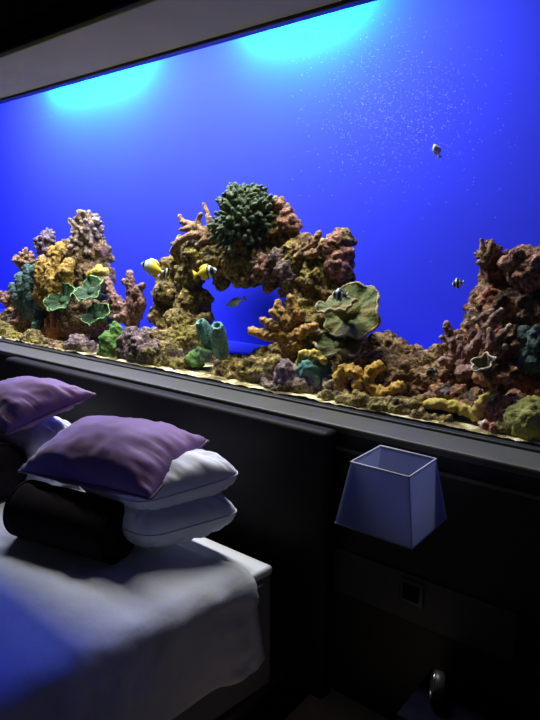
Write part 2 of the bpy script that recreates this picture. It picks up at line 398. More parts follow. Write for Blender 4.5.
def plate(name, label, centre, rx, ry, m, rim, tilt=(0, 0, 1), lobes=5, ruf=.12, bowl=.25, seed=0, th=.010, cat='coral', front=None):
    """ruffled plate coral: rx along the wall, ry in depth (pixels), tilt = its normal"""
    p = P(*centre); s = S(p); rnd = random.Random(seed); ph = [rnd.uniform(0, 6.28) for _ in range(4)]
    nz = Vector(tilt).normalized(); ax = Vector((1, 0, 0)); ax = (ax-nz*ax.dot(nz)).normalized(); ay = nz.cross(ax)
    NA, NR = 72, 12
    def pt(a, r, off):
        w = 1+.09*math.sin(2*a+ph[0])+.05*math.sin(lobes*a+ph[1])+.035*math.sin((lobes*2+1)*a+ph[2])+.02*math.sin(17*a)
        x = math.cos(a)*r*w*rx*s; y = math.sin(a)*r*w*ry*s
        h = (bowl*r*r+ruf*r**3*math.sin(lobes*a+ph[3])+.05*r*r*math.sin(11*a+ph[0]))*rx*s
        q = p+ax*x+ay*y+nz*(h+off)
        q.y = max(q.y, .03); return q
    bm = BM(); lay = []
    for off in (th/2, -th/2):
        c0 = bm.verts.new(pt(0, 0, off)); rg = []
        for j in range(1, NR+1):
            rg.append([bm.verts.new(pt(2*math.pi*k/NA, j/NR, off*(1.15-.5*j/NR))) for k in range(NA)])
        lay.append(rg)
        for k in range(NA): bm.faces.new((c0, rg[0][k], rg[0][(k+1) % NA]))
        for A, B in zip(rg, rg[1:]):
            for k in range(NA): bm.faces.new((A[k], B[k], B[(k+1) % NA], A[(k+1) % NA]))
    A, B = lay[0][-1], lay[1][-1]
    for k in range(NA): bm.faces.new((A[k], A[(k+1) % NA], B[(k+1) % NA], B[k]))
    # stalk under the plate
    tube(bm, [p-nz*.002, p-nz*.03+Vector((0, .01, 0)), p-nz*.06+Vector((0, .04, 0))], [rx*s*.35, rx*s*.22, rx*s*.25], 10)
    o = tag(link_bm(name, bm, m, origin=p), label, cat)
    bm = BM(); tube(bm, [pt(2*math.pi*k/NA, 1.0, 0) for k in range(NA)], th*.42, 6, closed=True)
    part('rim', bm, rim, o)
    return o

# ------------------------------------------------------------------ reef: left outcrop
rock('reef_rock', 'tall knobbly brown rock pinnacle at the left end of the reef',
     [(90, 238, .45, 15), (84, 258, .43, 22), (98, 255, .45, 14), (95, 280, .42, 20), (72, 285, .42, 26), (52, 305, .40, 26), (85, 318, .34, 26), (40, 322, .34, 22), (105, 312, .36, 14), (62, 330, .28, 18), (20, 325, .34, 18), (30, 300, .42, 18)], M['rock1'], seed=1)
knobs('knobby_coral', 'pale brown knobby coral crowning the tall left pinnacle', (86, 237, .40), 17, 150, 2.0, M['tan'], stretch=(.95, .9, 1.25), seed=3)
coral('knobby_coral', 'small pale knobs sprouting at the very top of the left pinnacle', [([(83, 228, .42), (84, 220, .42), (83, 213, .42)], 4, 2.6), ([(84, 222, .42), (78, 217, .42)], 3, 2.2), ([(86, 226, .42), (93, 221, .42), (97, 220, .42)], 3.4, 2.6), ([(76, 228, .42), (71, 221, .42)], 3.4, 2.6)], M['cream'], voxel=.006)
knobs('bushy_coral', 'purple bushy coral ball on the upper left of the left outcrop', (45, 246, .38), 12, 75, 1.6, M['purplec'], seed=4)
knobs('knobby_coral', 'brown knobby coral at the upper edge above the teal coral', (26, 262, .36), 10.5, 48, 1.8, M['brownc'], seed=5)
coral('finger_coral', 'teal clump of upright lobes on the left outcrop',
      [([(38, 318, 0.26), (34, 290, 0.25), (36, 268, 0.26)], 8.4, 6.0), ([(30, 316, 0.25), (24, 290, 0.23), (20, 276, 0.24)], 8.4, 5.4), ([(34, 315, 0.23), (29, 288, 0.22), (28, 268, 0.23)], 7.8, 5.4), ([(26, 310, 0.24), (17, 296, 0.24), (13, 286, 0.24)], 7.2, 4.8), ([(40, 305, 0.23), (42, 285, 0.23), (40, 276, 0.23)], 6.0, 4.3)], M['teal'], amp=(.008, 22), pits=(.004, 50))
coral('leafy_coral', 'mustard yellow craggy coral in the middle of the left outcrop',
      [([(52, 300, 0.27), (55, 270, 0.27), (60, 246, 0.30)], 14.3, 6.5), ([(46, 296, 0.25), (44, 272, 0.25), (42, 260, 0.26)], 11.7, 6.5), ([(62, 292, 0.26), (66, 270, 0.26), (70, 262, 0.28)], 10.4, 5.2), ([(54, 300, 0.23), (52, 280, 0.22), (50, 266, 0.24)], 9.1, 5.2), ([(58, 262, 0.28), (52, 250, 0.29)], 9.1, 5.2)], M['mustard'], amp=(.014, 20), pits=(.006, 40))
plate('plate_coral', 'green ruffled plate coral low on the left outcrop, nearest the mustard coral', (64, 301, .21), 18, 16, M['green'], M['limerim'], (.05, -1.2, 1), 4, .13, .32, 2, .007)
plate('plate_coral', 'green plate coral with a bright edge beside the yellow sponge', (92, 292, .23), 18, 15, M['green'], M['limerim'], (.05, -.95, 1), 4, .12, .28, 5, .007)
plate('plate_coral', 'lowest dark green plate coral under the other two green plates', (98, 316, .21), 16, 15, M['green'], M['limerim'], (.0, -.95, 1), 4, .12, .28, 8, .007)
coral('yellow_sponge', 'small bright yellow lumpy sponge on the right of the left pinnacle', [([(91, 276, .34), (98, 272, .33), (106, 272, .34)], 4.5, 4)], M['yellowf'], blobs=[(88, 279, .34, 3.5), (99, 268, .34, 3.5)], amp=(.006, 30))
coral('branching_coral', 'pink branching coral right of the left outcrop',
      [([(132, 324, 0.30), (134, 304, 0.30), (131, 290, 0.30), (130, 276, 0.31)], 8.0, 3.9), ([(130, 312, 0.30), (119, 304, 0.29), (112, 294, 0.29), (108, 282, 0.30)], 6.9, 3.7), ([(136, 318, 0.30), (142, 302, 0.29), (138, 290, 0.29)], 6.3, 3.4), ([(120, 305, 0.29), (112, 306, 0.28), (106, 304, 0.28)], 5.8, 3.4), ([(132, 300, 0.30), (138, 290, 0.30), (142, 286, 0.30)], 5.2, 3.0), ([(131, 288, 0.30), (125, 282, 0.30)], 3.9, 2.8), ([(126, 316, 0.27), (119, 318, 0.26)], 6.9, 4.6)],
      M['pinkc'], amp=(.008, 34), pits=(.006, 60), tips=M['tipp'])
knobs('knobby_coral', 'pink knobby coral at the far left edge above the gravel', (9, 300, .32), 8, 34, 2, M['pinkc'], seed=8)
knobs('knobby_coral', 'mauve knobby coral ball at the lower left beside the orange tubes', (18, 324, .24), 10, 60, 1.9, M['purplec'], seed=9)
coral('tube_sponge', 'orange tube sponge clump at the foot of the left outcrop',
      [([(56, 342, .2), (55, 328, .2), (53, 314, .21)], 5, 3), ([(58, 342, .2), (60, 328, .2), (60, 316, .21)], 4.5, 2.6), ([(53, 342, .19), (49, 330, .19), (47, 320, .2)], 4, 2.5)], M['orange'])
knobs('knobby_coral', 'tiny pale green coral tuft in the dark hollow left of the orange tubes', (37, 326, .2), 5, 26, 1.1, M['tealtube'], seed=10)
L1 = 'small reef rocks along the glass'
rock('reef_rock', 'small ochre rock by the glass at the far left edge', [(3, 330, .12, 11), (12, 336, .11, 9), (-8, 326, .14, 12)], M['rock2'], group=L1, seed=11, voxel=.01, amp=(.014, 12))
rock('reef_rock', 'small olive rock by the glass below the teal coral', [(32, 338, .12, 11), (40, 341, .11, 9), (24, 337, .13, 8)], M['rock2'], group=L1, seed=12, voxel=.01, amp=(.014, 12))
rock('reef_rock', 'round mauve rock by the glass below the lowest green plate', [(78, 341, .13, 11), (86, 345, .12, 9), (72, 344, .12, 7)], M['rock4'], group=L1, seed=13, voxel=.01, amp=(.014, 12))
rock('reef_rock', 'rusty brown low rock by the glass under the orange tube sponge', [(56, 344, .11, 8), (48, 343, .12, 7), (64, 346, .12, 7)], M['rock1'], group=L1, seed=14, voxel=.01, amp=(.012, 12))
rock('reef_rock', 'mossy green upright rock by the glass left of the pink coral', [(112, 336, .14, 10), (110, 346, .12, 10), (116, 326, .16, 7)], M['moss'], group=L1, seed=15, voxel=.01, amp=(.014, 14))
rock('reef_rock', 'purple topped rock by the glass under the pink branching coral', [(132, 334, .16, 11), (143, 340, .14, 13), (152, 350, .12, 13), (135, 350, .12, 11), (126, 348, .12, 8), (150, 334, .2, 11), (158, 344, .16, 10)], M['rock4'], group=L1, seed=16, voxel=.01, amp=(.018, 12))

# ------------------------------------------------------------------ reef: the arch
rock('reef_arch', 'big brown rock arch in the middle with a round blue hole',
     [(186, 250, .45, 14), (178, 268, .46, 16), (168, 284, .45, 12), (176, 292, .43, 17), (168, 302, .42, 11), (190, 278, .40, 16), (193, 305, .38, 17), (188, 326, .34, 21), (196, 342, .28, 15), (176, 345, .26, 17),
      (202, 258, .43, 19), (210, 240, .46, 15), (224, 262, .42, 21), (228, 240, .45, 18), (245, 258, .43, 25), (265, 262, .43, 22), (272, 235, .47, 20), (281, 216, .48, 13), (276, 206, .50, 8), (288, 232, .46, 14),
      (300, 258, .42, 23), (318, 258, .42, 18), (296, 285, .38, 14), (318, 280, .38, 18), (335, 252, .44, 13), (340, 265, .44, 13), (340, 240, .45, 9), (345, 280, .43, 10), (338, 300, .40, 20), (305, 310, .36, 20), (315, 330, .34, 25), (298, 345, .30, 18), (222, 366, .32, 13), (236, 368, .34, 14), (252, 367, .36, 14), (268, 362, .36, 13), (282, 356, .34, 13), (208, 356, .30, 14), (222, 281, .36, 9), (245, 279, .36, 9), (270, 282, .36, 9), (284, 290, .36, 8), (207, 298, .36, 8), (206, 318, .32, 8), (164, 300, .40, 10), (161, 316, .36, 12), (166, 284, .42, 10), (168, 330, .34, 14), (205, 257, .60, 17), (232, 256, .60, 20), (262, 256, .60, 20), (290, 262, .60, 20), (212, 256, .69, 15), (238, 255, .69, 15), (264, 256, .69, 15), (288, 262, .69, 15), (304, 285, .60, 18), (316, 310, .62, 20)],  # far blobs: unseen roof added to shade the wall behind the hole
     M['rock2'], voxel=.014, amp=(.034, 7), seed=21)
rock('reef_rock', 'pink crusted rock tip at the top right of the arch', [(279, 206, .44, 7), (287, 214, .43, 8), (292, 226, .42, 9), (284, 222, .42, 8), (297, 238, .43, 6)], M['rock3'], seed=22, voxel=.009, amp=(.012, 16))
rock('reef_rock', 'brown horn shaped rock at the right shoulder of the arch', [(337, 232, .42, 4.5), (338, 242, .41, 9), (331, 252, .4, 10), (342, 256, .41, 10), (337, 268, .39, 12), (346, 272, .41, 7)], M['rock3'], seed=23, voxel=.009, amp=(.012, 14))
knobs('bushy_coral', 'dark green bushy coral on top of the arch', (244, 222, .38), 28, 460, 1.7, M['bush'], stretch=(1.12, .8, 1.12), seed=24, voxel=.0045)
knobs('bushy_coral', 'small leafy green coral at the peak above the big bush', (254, 198, .40), 13, 130, 1.4, M['bush'], seed=25, voxel=.0045)
coral('antler_coral', 'brown antler branching coral on the upper left of the arch',
      [([(213, 244, .38), (205, 232, .36), (195, 226, .36), (182, 222, .36), (180, 216, .36)], 5, 1.8), ([(208, 236, .36), (192, 235, .34), (178, 242, .33), (171, 252, .33)], 4.5, 1.8), ([(200, 230, .36), (198, 220, .36), (201, 214, .36)], 3.4, 1.6), ([(212, 240, .36), (210, 222, .36), (204, 204, .37)], 4, 1.5), ([(192, 228, .35), (180, 230, .34)], 3, 1.6), ([(206, 240, .35), (196, 246, .33)], 4, 2)], M['brownc'], amp=(.003, 40))
knobs('knobby_coral', 'mauve pink knobby coral above the right side of the hole', (264, 267, .34), 12, 60, 2.1, M['pinkc'], seed=27)
rock('reef_rock', 'speckled olive and mauve lump right above the hole', [(278, 258, .35, 10), (284, 270, .33, 10), (288, 283, .33, 9), (272, 280, .35, 7)], M['rock4'], seed=28, voxel=.009, amp=(.014, 18))
coral('branching_coral', 'rusty stubby branching coral between the pink tip and the brown horn',
      [([(303, 256, .36), (305, 244, .36), (305, 233, .37)], 5, 2.4), ([(306, 250, .36), (316, 240, .36), (320, 232, .37)], 4.5, 2.4), ([(302, 252, .36), (294, 244, .36)], 4, 2.6), ([(308, 256, .35), (316, 252, .34), (322, 246, .34)], 4.5, 2.6), ([(300, 256, .35), (296, 258, .33)], 4.5, 3), ([(310, 246, .36), (311, 236, .36)], 3.6, 2.2)], M['brownc'], amp=(.008, 36), pits=(.006, 60))
coral('elkhorn_coral', 'orange elkhorn coral in front of the hole',
      [([(290, 352, .20), (288, 335, .20), (284, 318, .20), (277, 302, .20)], 8, 3.4), ([(286, 335, .19), (272, 336, .18), (260, 333, .18), (250, 331, .18)], 7, 3.6), ([(284, 330, .19), (270, 324, .18), (262, 320, .18)], 6, 3.4), ([(288, 330, .20), (297, 316, .20), (292, 305, .2), (291, 296, .2)], 7, 3.4), ([(292, 338, .19), (306, 330, .18), (316, 326, .18)], 7, 3.8), ([(282, 318, .19), (272, 312, .18)], 5, 3.4), ([(298, 318, .2), (304, 312, .2)], 5, 3.2), ([(290, 345, .19), (300, 345, .17)], 8, 4), ([(286, 322, .19), (276, 305, .19)], 5, 3)], M['elk'], amp=(.006, 40), pits=(.005, 60))
def tube_sponge(name, label, tubes, m, group=None):
    b0 = P(*tubes[0][0]); o = empty(name, b0, label, 'sponge', group)
    for a, b, r0, r1 in tubes:
        A, B = P(*a), P(*b); h = (B-A).length; s = S(A); bm = BM()
        prof = [(0, 0), (r0*s*.8, 0), (r0*s, h*.2), (r0*s*1.02, h*.5), ((r0+r1)/2*s*1.08, h*.75), (r1*s*1.05, h*.95), (r1*s*.9, h), (r1*s*.55, h*.98), (r1*s*.45, h*.85), (r1*s*.3, h*.6), (0, h*.55)]
        lathe(bm, prof[1:], A, B-A, 20)
        bmesh.ops.subdivide_edges(bm, edges=bm.edges[:], cuts=1, use_grid_fill=True)
        for v in bm.verts: v.co += Vector((noise.noise(v.co*40), noise.noise(v.co*41+Vector((5, 0, 0))), 0))*.006
        part('tube', bm, m, o)
        bm = BM(); d = (B-A).normalized()
        lathe(bm, [(r1*s*.5, h*.86), (0.0005, h*.862)], A, B-A, 16); part('mouth_shade', bm, M['mouthshade'], o)  # dark disc plugs each tube mouth, the inner shade put into its colour
    return o
tube_sponge('tube_sponge', 'teal pair of tube sponges at the left edge of the hole', [((214, 350, .20), (200, 321, .13), 8, 5.5), ((222, 356, .18), (217, 325, .10), 8, 6)], M['tealtube'])
rock('moss_ball', 'round bright green mossy clump below the teal tube sponges', [(197, 358, .13, 10), (203, 355, .14, 8), (192, 362, .12, 7)], M['moss'], cat='coral', seed=31, voxel=.008, amp=(.010, 22))
rock('reef_rock', 'olive brown rock by the glass at the left foot of the arch', [(160, 340, .2, 13), (170, 352, .15, 14), (182, 360, .13, 10), (158, 354, .13, 10)], M['rock2'], group=L1, seed=32, voxel=.01, amp=(.018, 12))
rock('reef_rock', 'speckled brown rock by the glass right below the blue hole', [(225, 372, .16, 13), (240, 372, .16, 15), (256, 370, .16, 15), (272, 368, .17, 15), (248, 380, .12, 10), (232, 366, .2, 10)], M['rock2'], group=L1, seed=33, voxel=.01, amp=(.018, 12))
rock('reef_rock', 'mauve pink crusted rock by the glass under the orange elkhorn coral', [(290, 372, .14, 15), (284, 388, .10, 11), (302, 384, .12, 12), (278, 360, .18, 10), (268, 384, .10, 9)], M['rock4'], group=L1, seed=34, voxel=.01, amp=(.016, 12))
plate('plate_coral', 'big green and yellow plate coral on the right of the arch, facing the glass', (353, 312, .25), 34, 31, M['plate'], M['platerim'], (-.15, -1.0, .7), 4, .10, .10, 12, .014)
plate('plate_coral', 'smaller tan plate coral lying on the upper left of the big one', (337, 307, .17), 21, 13, M['plate'], M['platerim'], (-.1, -.55, 1), 4, .10, .15, 15, .014)
plate('plate_coral', 'olive brown plate coral folded under the big green one', (340, 346, .20), 24, 19, M['plate'], M['platerim'], (.1, -.7, 1), 5, .14, .2, 18, .014)
rock('clam_sponge', 'rounded teal sponge below the tan plate corals', [(313, 371, .14, 15), (318, 365, .15, 12), (306, 367, .15, 11), (314, 380, .12, 10)], M['tealrock'], cat='sponge', seed=41, voxel=.009, amp=(.010, 16))
coral('crust_coral', 'lumpy olive crust over the top of the teal sponge', [([(298, 362, .12), (306, 354, .12), (316, 354, .12), (324, 360, .12)], 4.5, 4.5)], M['yellowf'], amp=(.012, 26), pits=(.006, 50))
coral('honeycomb_coral', 'yellow honeycomb coral arch left of its twin, below the tan plates', [([(341, 394, .11), (339, 380, .11), (346, 369, .12), (356, 372, .11), (359, 384, .10), (358, 397, .10)], 6.5, 6)], M['honey'], amp=(.008, 34), pits=(.007, 75))
coral('honeycomb_coral', 'yellow honeycomb coral curled like a hook, right of its twin', [([(380, 366, .13), (371, 371, .12), (368, 382, .11), (374, 391, .10), (386, 393, .10), (402, 385, .12)], 6.5, 5)], M['honey'], amp=(.008, 34), pits=(.007, 75))
coral('bead_coral', 'string of small cream beads beside the foot of the teal sponge', [], M['cream'], blobs=[(326, 385, .1, 3.2), (331, 383, .1, 3.2), (336, 380, .1, 3.2), (325, 381, .11, 2.6)], voxel=.004)
rock('reef_rock', 'long brown rock slope running right from the arch to the blue gap',
     [(372, 352, .36, 18), (385, 350, .36, 14), (398, 356, .36, 14), (410, 362, .36, 16), (425, 366, .34, 16), (440, 366, .34, 18), (385, 368, .28, 20), (405, 378, .26, 20), (428, 386, .24, 18), (365, 366, .28, 16), (355, 362, .3, 16), (448, 380, .28, 18), (338, 374, .30, 16), (346, 386, .24, 14), (330, 362, .32, 14)], M['rock6'], seed=44, amp=(.024, 9))
rock('reef_rock', 'dark brown rock by the glass below the yellow honeycomb corals', [(362, 398, .10, 12), (345, 396, .10, 11), (380, 404, .09, 12), (398, 404, .10, 13), (415, 404, .12, 12), (328, 394, .10, 9)], M['rock2'], group=L1, seed=45, voxel=.01, amp=(.016, 12))

# ------------------------------------------------------------------ reef: right outcrop
rock('reef_rock', 'large shadowed rock mass at the right end of the reef',
     [(500, 278, .42, 20), (515, 266, .42, 18), (532, 266, .42, 20), (552, 270, .42, 24), (488, 292, .42, 15), (476, 306, .42, 12), (505, 305, .40, 28), (535, 310, .42, 34), (565, 320, .42, 36), (482, 325, .38, 18), (510, 345, .36, 30), (545, 360, .38, 36), (575, 370, .35, 34), (470, 352, .34, 20), (490, 375, .30, 24), (460, 375, .28, 18), (525, 385, .30, 26), (470, 395, .24, 16), (500, 398, .24, 18), (555, 400, .28, 30)],
     M['rock5'], seed=51, amp=(.032, 7))
knobs('spiky_coral', 'dark reddish spiky coral tuft at the top of the right outcrop', (490, 258, .36), 13, 90, 1.4, M['rustc'], stretch=(1, .8, 1.2), seed=52, voxel=.005)
coral('spiky_coral', 'thin dark spikes rising at the upper left tip of the right outcrop', [([(486, 262, .30), (483, 250, .30), (481, 239, .30)], 3.5, 1.4), ([(486, 258, .30), (478, 252, .30)], 2.6, 1.3), ([(490, 256, .30), (492, 246, .30), (492, 240, .30)], 3.4, 1.4), ([(482, 264, .30), (478, 262, .30)], 3, 2)], M['brownc'])
rock('reef_rock', 'reddish crusted rock on the upper right outcrop at the edge of the photo', [(516, 262, .34, 13), (528, 262, .34, 14), (540, 270, .34, 14), (522, 278, .33, 13)], M['rock3'], seed=53, voxel=.011, amp=(.02, 12))
coral('branching_coral', 'pink stubby branching coral on the left face of the right outcrop',
      [([(462, 372, .24), (456, 352, .24), (449, 336, .25), (447, 326, .25)], 8, 3.4), ([(464, 366, .23), (464, 350, .23), (460, 340, .23)], 7, 3.4), ([(468, 364, .23), (474, 346, .23), (472, 332, .24), (468, 326, .24)], 7, 3.2), ([(470, 352, .22), (480, 340, .22), (484, 330, .22)], 6, 3.2), ([(450, 340, .25), (444, 338, .24)], 4, 3), ([(462, 374, .2), (474, 372, .19), (482, 366, .19)], 8, 5), ([(452, 364, .23), (446, 362, .22)], 6, 5)], M['pinkc'], amp=(.008, 32), pits=(.006, 55), tips=M['tipp'])
coral('finger_coral', 'tan stubby fingers with pale tips above the cup sponge',
      [([(486, 345, .22), (488, 330, .22), (494, 318, .22), (500, 312, .22)], 5.5, 3), ([(488, 332, .22), (480, 322, .22), (476, 320, .22)], 4.5, 3), ([(494, 345, .2), (502, 334, .2), (508, 328, .2)], 5, 3.2), ([(490, 350, .2), (492, 340, .19), (490, 332, .19)], 5, 3), ([(484, 316, .23), (490, 312, .23)], 4, 3), ([(496, 355, .2), (504, 348, .19)], 5, 3.4)], M['pinkc'], amp=(.006, 32), pits=(.005, 55), tips=M['tipc'])
# cup sponge with a wavy white rim
p = P(488, 372, .12); s = S(p); bm = BM(); NA = 40; dirn = Vector((-.25, -.55, .8)).normalized()
q = Vector((0, 0, 1)).rotation_difference(dirn); rings = []
for r_, h in [(3, 0), (5, 3), (8, 8), (11, 13), (11.4, 13.4), (10.2, 12.6), (7.5, 8), (4, 4), (.5, 3.2)]:
    rg = []
    for k in range(NA):
        a = 2*math.pi*k/NA; w = 1+(.16*math.sin(5*a)+.05*math.sin(9*a))*min(1, r_/9)
        rg.append(bm.verts.new(p+q @ Vector((math.cos(a)*r_*w*s, math.sin(a)*r_*w*s, (h+1.2*math.sin(5*a+1)*(h > 7))*s))))
    rings.append(rg)
for A, B in zip(rings, rings[1:]):
    for k in range(NA): bm.faces.new((A[k], A[(k+1) % NA], B[(k+1) % NA], B[k]))
rimp = [v.co.copy() for v in rings[4]]
M['cup'] = cm('sponge_cup', (.10, .08, .05), (.28, .24, .15))
o = tag(link_bm('cup_sponge', bm, M['cup'], origin=p), 'open cup sponge with a wavy white rim on the right outcrop', 'sponge')
bm = BM(); tube(bm, rimp, 1.0*s, 6, closed=True); part('rim', bm, M['cream'], o)
coral('soft_coral', 'rusty orange lumpy coral under the cup sponge', [([(478, 378, .11), (488, 380, .10), (498, 378, .10), (508, 379, .11)], 5.5, 4)], M['orange'], blobs=[(484, 384, .1, 4), (494, 386, .1, 4)], amp=(.008, 28))
coral('finger_coral', 'yellow forked finger coral lying by the glass on the right', [([(428, 404, .09), (440, 404, .09), (455, 407, .09), (468, 412, .09), (478, 416, .09)], 5.2, 6), ([(474, 412, .09), (483, 402, .09), (493, 393, .10)], 6, 4.5)], M['yellowf'], amp=(.007, 40), pits=(.006, 70))
rock('reef_rock', 'dark olive rock behind the yellow forked coral', [(440, 394, .2, 14), (458, 396, .18, 13), (478, 398, .16, 14), (500, 408, .14, 14), (430, 398, .17, 11), (515, 402, .15, 14)], M['rock5'], group=L1, seed=61, voxel=.011, amp=(.016, 12))
rock('reef_rock', 'low ochre rock by the glass just left of the yellow forked coral', [(420, 412, .09, 9), (430, 415, .09, 8), (444, 418, .08, 8)], M['rock2'], group=L1, seed=62, voxel=.01, amp=(.014, 14))
coral('tuft_coral', 'small red and white coral tuft on the gravel at the lower right', [], M['redw'], blobs=[(480, 432, .05, 5), (486, 427, .055, 6), (494, 430, .05, 6), (499, 433, .05, 5), (489, 434, .045, 5)], amp=(.010, 34), pits=(.008, 60))
rock('brain_coral', 'round olive brain coral in the lower right corner of the tank', [(530, 420, .11, 22), (546, 424, .12, 20)], M['brain'], cat='coral', seed=63, voxel=.010, amp=(.006, 10), amp2=(.003, 50), pits=(.008, 38))
rock('reef_rock', 'grey green rock between the yellow forked coral and the brain coral', [(508, 424, .1, 10), (497, 420, .11, 9), (514, 416, .13, 9)], M['rock2'], group=L1, seed=64, voxel=.01, amp=(.012, 14))
coral('leafy_coral', 'dark teal coral clump on the right outcrop at the photo edge', [([(528, 366, .22), (526, 348, .21), (524, 332, .22)], 9, 5), ([(536, 366, .21), (538, 346, .2), (536, 330, .21)], 10, 6), ([(545, 360, .21), (550, 340, .21)], 9, 6)], M['tealdark'], amp=(.012, 24), pits=(.006, 45))
knobs('knobby_coral', 'small pale blue grey coral knob above the yellow forked coral', (446, 393, .13), 5, 26, 1.3, M['purplec'], seed=66)

# ------------------------------------------------------------------ fish
def fish(name, label, nose, tail, y, hgt, m, wid=.45, forked=.5, yaw=.25, group=None, cat='fish', tail_m=None):
    """nose and tail tip in pixels; the body is one skin with its fins; eyes are parts"""
    A, B = P(nose[0], nose[1], y), P(tail[0], tail[1], y+yaw*.05)
    Lg = (B-A).length; ax = (B-A).normalized(); s = S(A)
    side = ax.cross(Vector((0, 0, 1))).normalized(); upv = side.cross(ax)
    if upv.z < 0: upv = -upv
    H = hgt*s
    bm = BM(); rings = []; seg = 16
    prof = [(.0, .05), (.05, .28), (.13, .58), (.24, .86), (.36, 1), (.5, .93), (.62, .68), (.72, .38), (.79, .20), (.83, .18)]
    for t, h in prof:
        c = A+ax*(Lg*t)
        rings.append([bm.verts.new(c+upv*(math.cos(2*math.pi*k/seg)*H*h*.5)+side*(math.sin(2*math.pi*k/seg)*H*.5*wid*min(h*1.1, 1))) for k in range(seg)])
    for R, Q in zip(rings, rings[1:]):
        for k in range(seg): bm.faces.new((R[k], R[(k+1) % seg], Q[(k+1) % seg], Q[k]))
    bm.faces.new(rings[0]); bm.faces.new(rings[-1])
    def fin(pts):
        th = .0012
        a = [bm.verts.new(A+ax*(Lg*t)+upv*(H*h)+side*th) for t, h in pts]; b = [bm.verts.new(A+ax*(Lg*t)+upv*(H*h)-side*th) for t, h in pts]
        bm.faces.new(a); bm.faces.new(b[::-1]); n = len(pts)
        for k in range(n): bm.faces.new((a[k], a[(k+1) % n], b[(k+1) % n], b[k]))
    fin([(.81, .08), (.99, .38), (1-.12*forked, .0), (.99, -.38), (.81, -.08)])
    fin([(.26, .42), (.34, .60), (.55, .62), (.70, .42), (.68, .2), (.5, .42)])
    fin([(.42, -.44), (.56, -.60), (.68, -.46), (.66, -.2)])
    fin([(.30, -.42), (.38, -.64), (.42, -.40)])
    mid = A+ax*Lg*.45
    # mesh in its own axes: x = nose to tail
    R3 = Matrix((ax, side, upv)); inv = R3
    for v in bm.verts: v.co = inv @ (v.co-mid)
    bmesh.ops.recalc_face_normals(bm, faces=bm.faces[:])
    me = bpy.data.meshes.new(name); bm.to_mesh(me); bm.free(); me.polygons.foreach_set('use_smooth', [True]*len(me.polygons)); me.materials.append(m)
    o = bpy.data.objects.new(name, me); COL.objects.link(o); o.matrix_world = Matrix.Translation(mid) @ R3.transposed().to_4x4()
    tag(o, label, cat, group)
    for sg in (1, -1):
        bm = BM(); ball(bm, (-Lg*.45+Lg*.14, sg*H*.5*wid*.60, H*.08), H*.07, 2)
        bmesh.ops.recalc_face_normals(bm, faces=bm.faces[:])
        me = bpy.data.meshes.new('eye'); bm.to_mesh(me); bm.free(); me.materials.append(M['black_eye'])
        e = bpy.data.objects.new('eye', me); COL.objects.link(e); e.parent = o
    return o
M['black_eye'] = mat('fish_eye', [(0, (.005, .005, .006))], 5, .15)
YE = (.85, .62, .03); WH = (.75, .82, .80); BK = (.01, .01, .015)
fm1 = bands('butterflyfish_skin', 0, [(0, (.35, .5, .5)), (.10, BK), (.20, WH), (.34, (.62, .66, .35)), (.48, YE), (.80, WH), (.88, BK), (.96, WH)])
fish('butterflyfish', 'yellow and white fish with a dark face bar in open water left of the arch', (141, 263.5), (167, 274), .30, 15, fm1, .4, .2)
fm2 = bands('rabbitfish_skin', 0, [(0, WH), (.10, BK), (.22, WH), (.30, BK), (.36, YE)])
fish('butterflyfish', 'bright yellow fish with a black and white face in front of the arch', (217, 270), (193, 275), .24, 13, fm2, .4, .3)
fm3 = bands('silver_skin', 0, [(0, (.55, .68, .62)), (.5, (.70, .80, .70)), (.82, (.45, .60, .55))])
fish('wrasse', 'slim silver grey fish swimming in the blue hole of the arch', (226, 306), (246, 298), .42, 7, fm3, .5, .4)
DB = (.012, .014, .03); LB = (.72, .88, .95)
fm4 = bands('damsel_skin', 0, [(0, LB), (.10, DB), (.28, LB), (.42, DB), (.60, LB), (.72, DB), (.90, LB)])
fish('damselfish', 'black and pale blue striped fish in front of the big plate coral', (332, 294), (348, 296), .115, 11, fm4, .5, .3)
fish('damselfish', 'black and pale blue striped fish in open water near the right outcrop', (452, 284), (464, 283), .35, 9, fm4, .5, .3)
fm5 = bands('pale_skin', 0, [(0, (.7, .8, .78)), (.4, (.85, .92, .90)), (.8, (.7, .8, .8))])
fish('goby', 'small pale fish hanging alone high in the blue water on the right', (434, 144), (440, 158), .26, 7, fm5, .9, .3)
fm6 = bands('dark_skin', 0, [(0, DB), (.55, (.10, .13, .16)), (.65, DB)])
fish('damselfish', 'small dark fish in front of the brown rock slope on the right', (426, 374), (438, 371), .13, 9, fm6, .5, .3)

# ------------------------------------------------------------------ bubbles
rnd = random.Random(5); bm = BM()
for i in range(1300):
    u = rnd.gauss(398, 46); v = rnd.gauss(112, 40)
    if v < 8 or not 290 < u < 520: continue
    p = P(u, v, rnd.uniform(.2, .75)); r = rnd.uniform(.18, .42)*S(p)
    ball(bm, p, r, 1)
M['bubble'] = mat('air_bubble', [(0, (.55, .65, .95))], 5, .2)
bb = link_bm('air_bubbles', bm, M['bubble']); tag(bb, 'drifting cloud of fine bubbles in the upper right water', 'bubbles', kind='stuff')

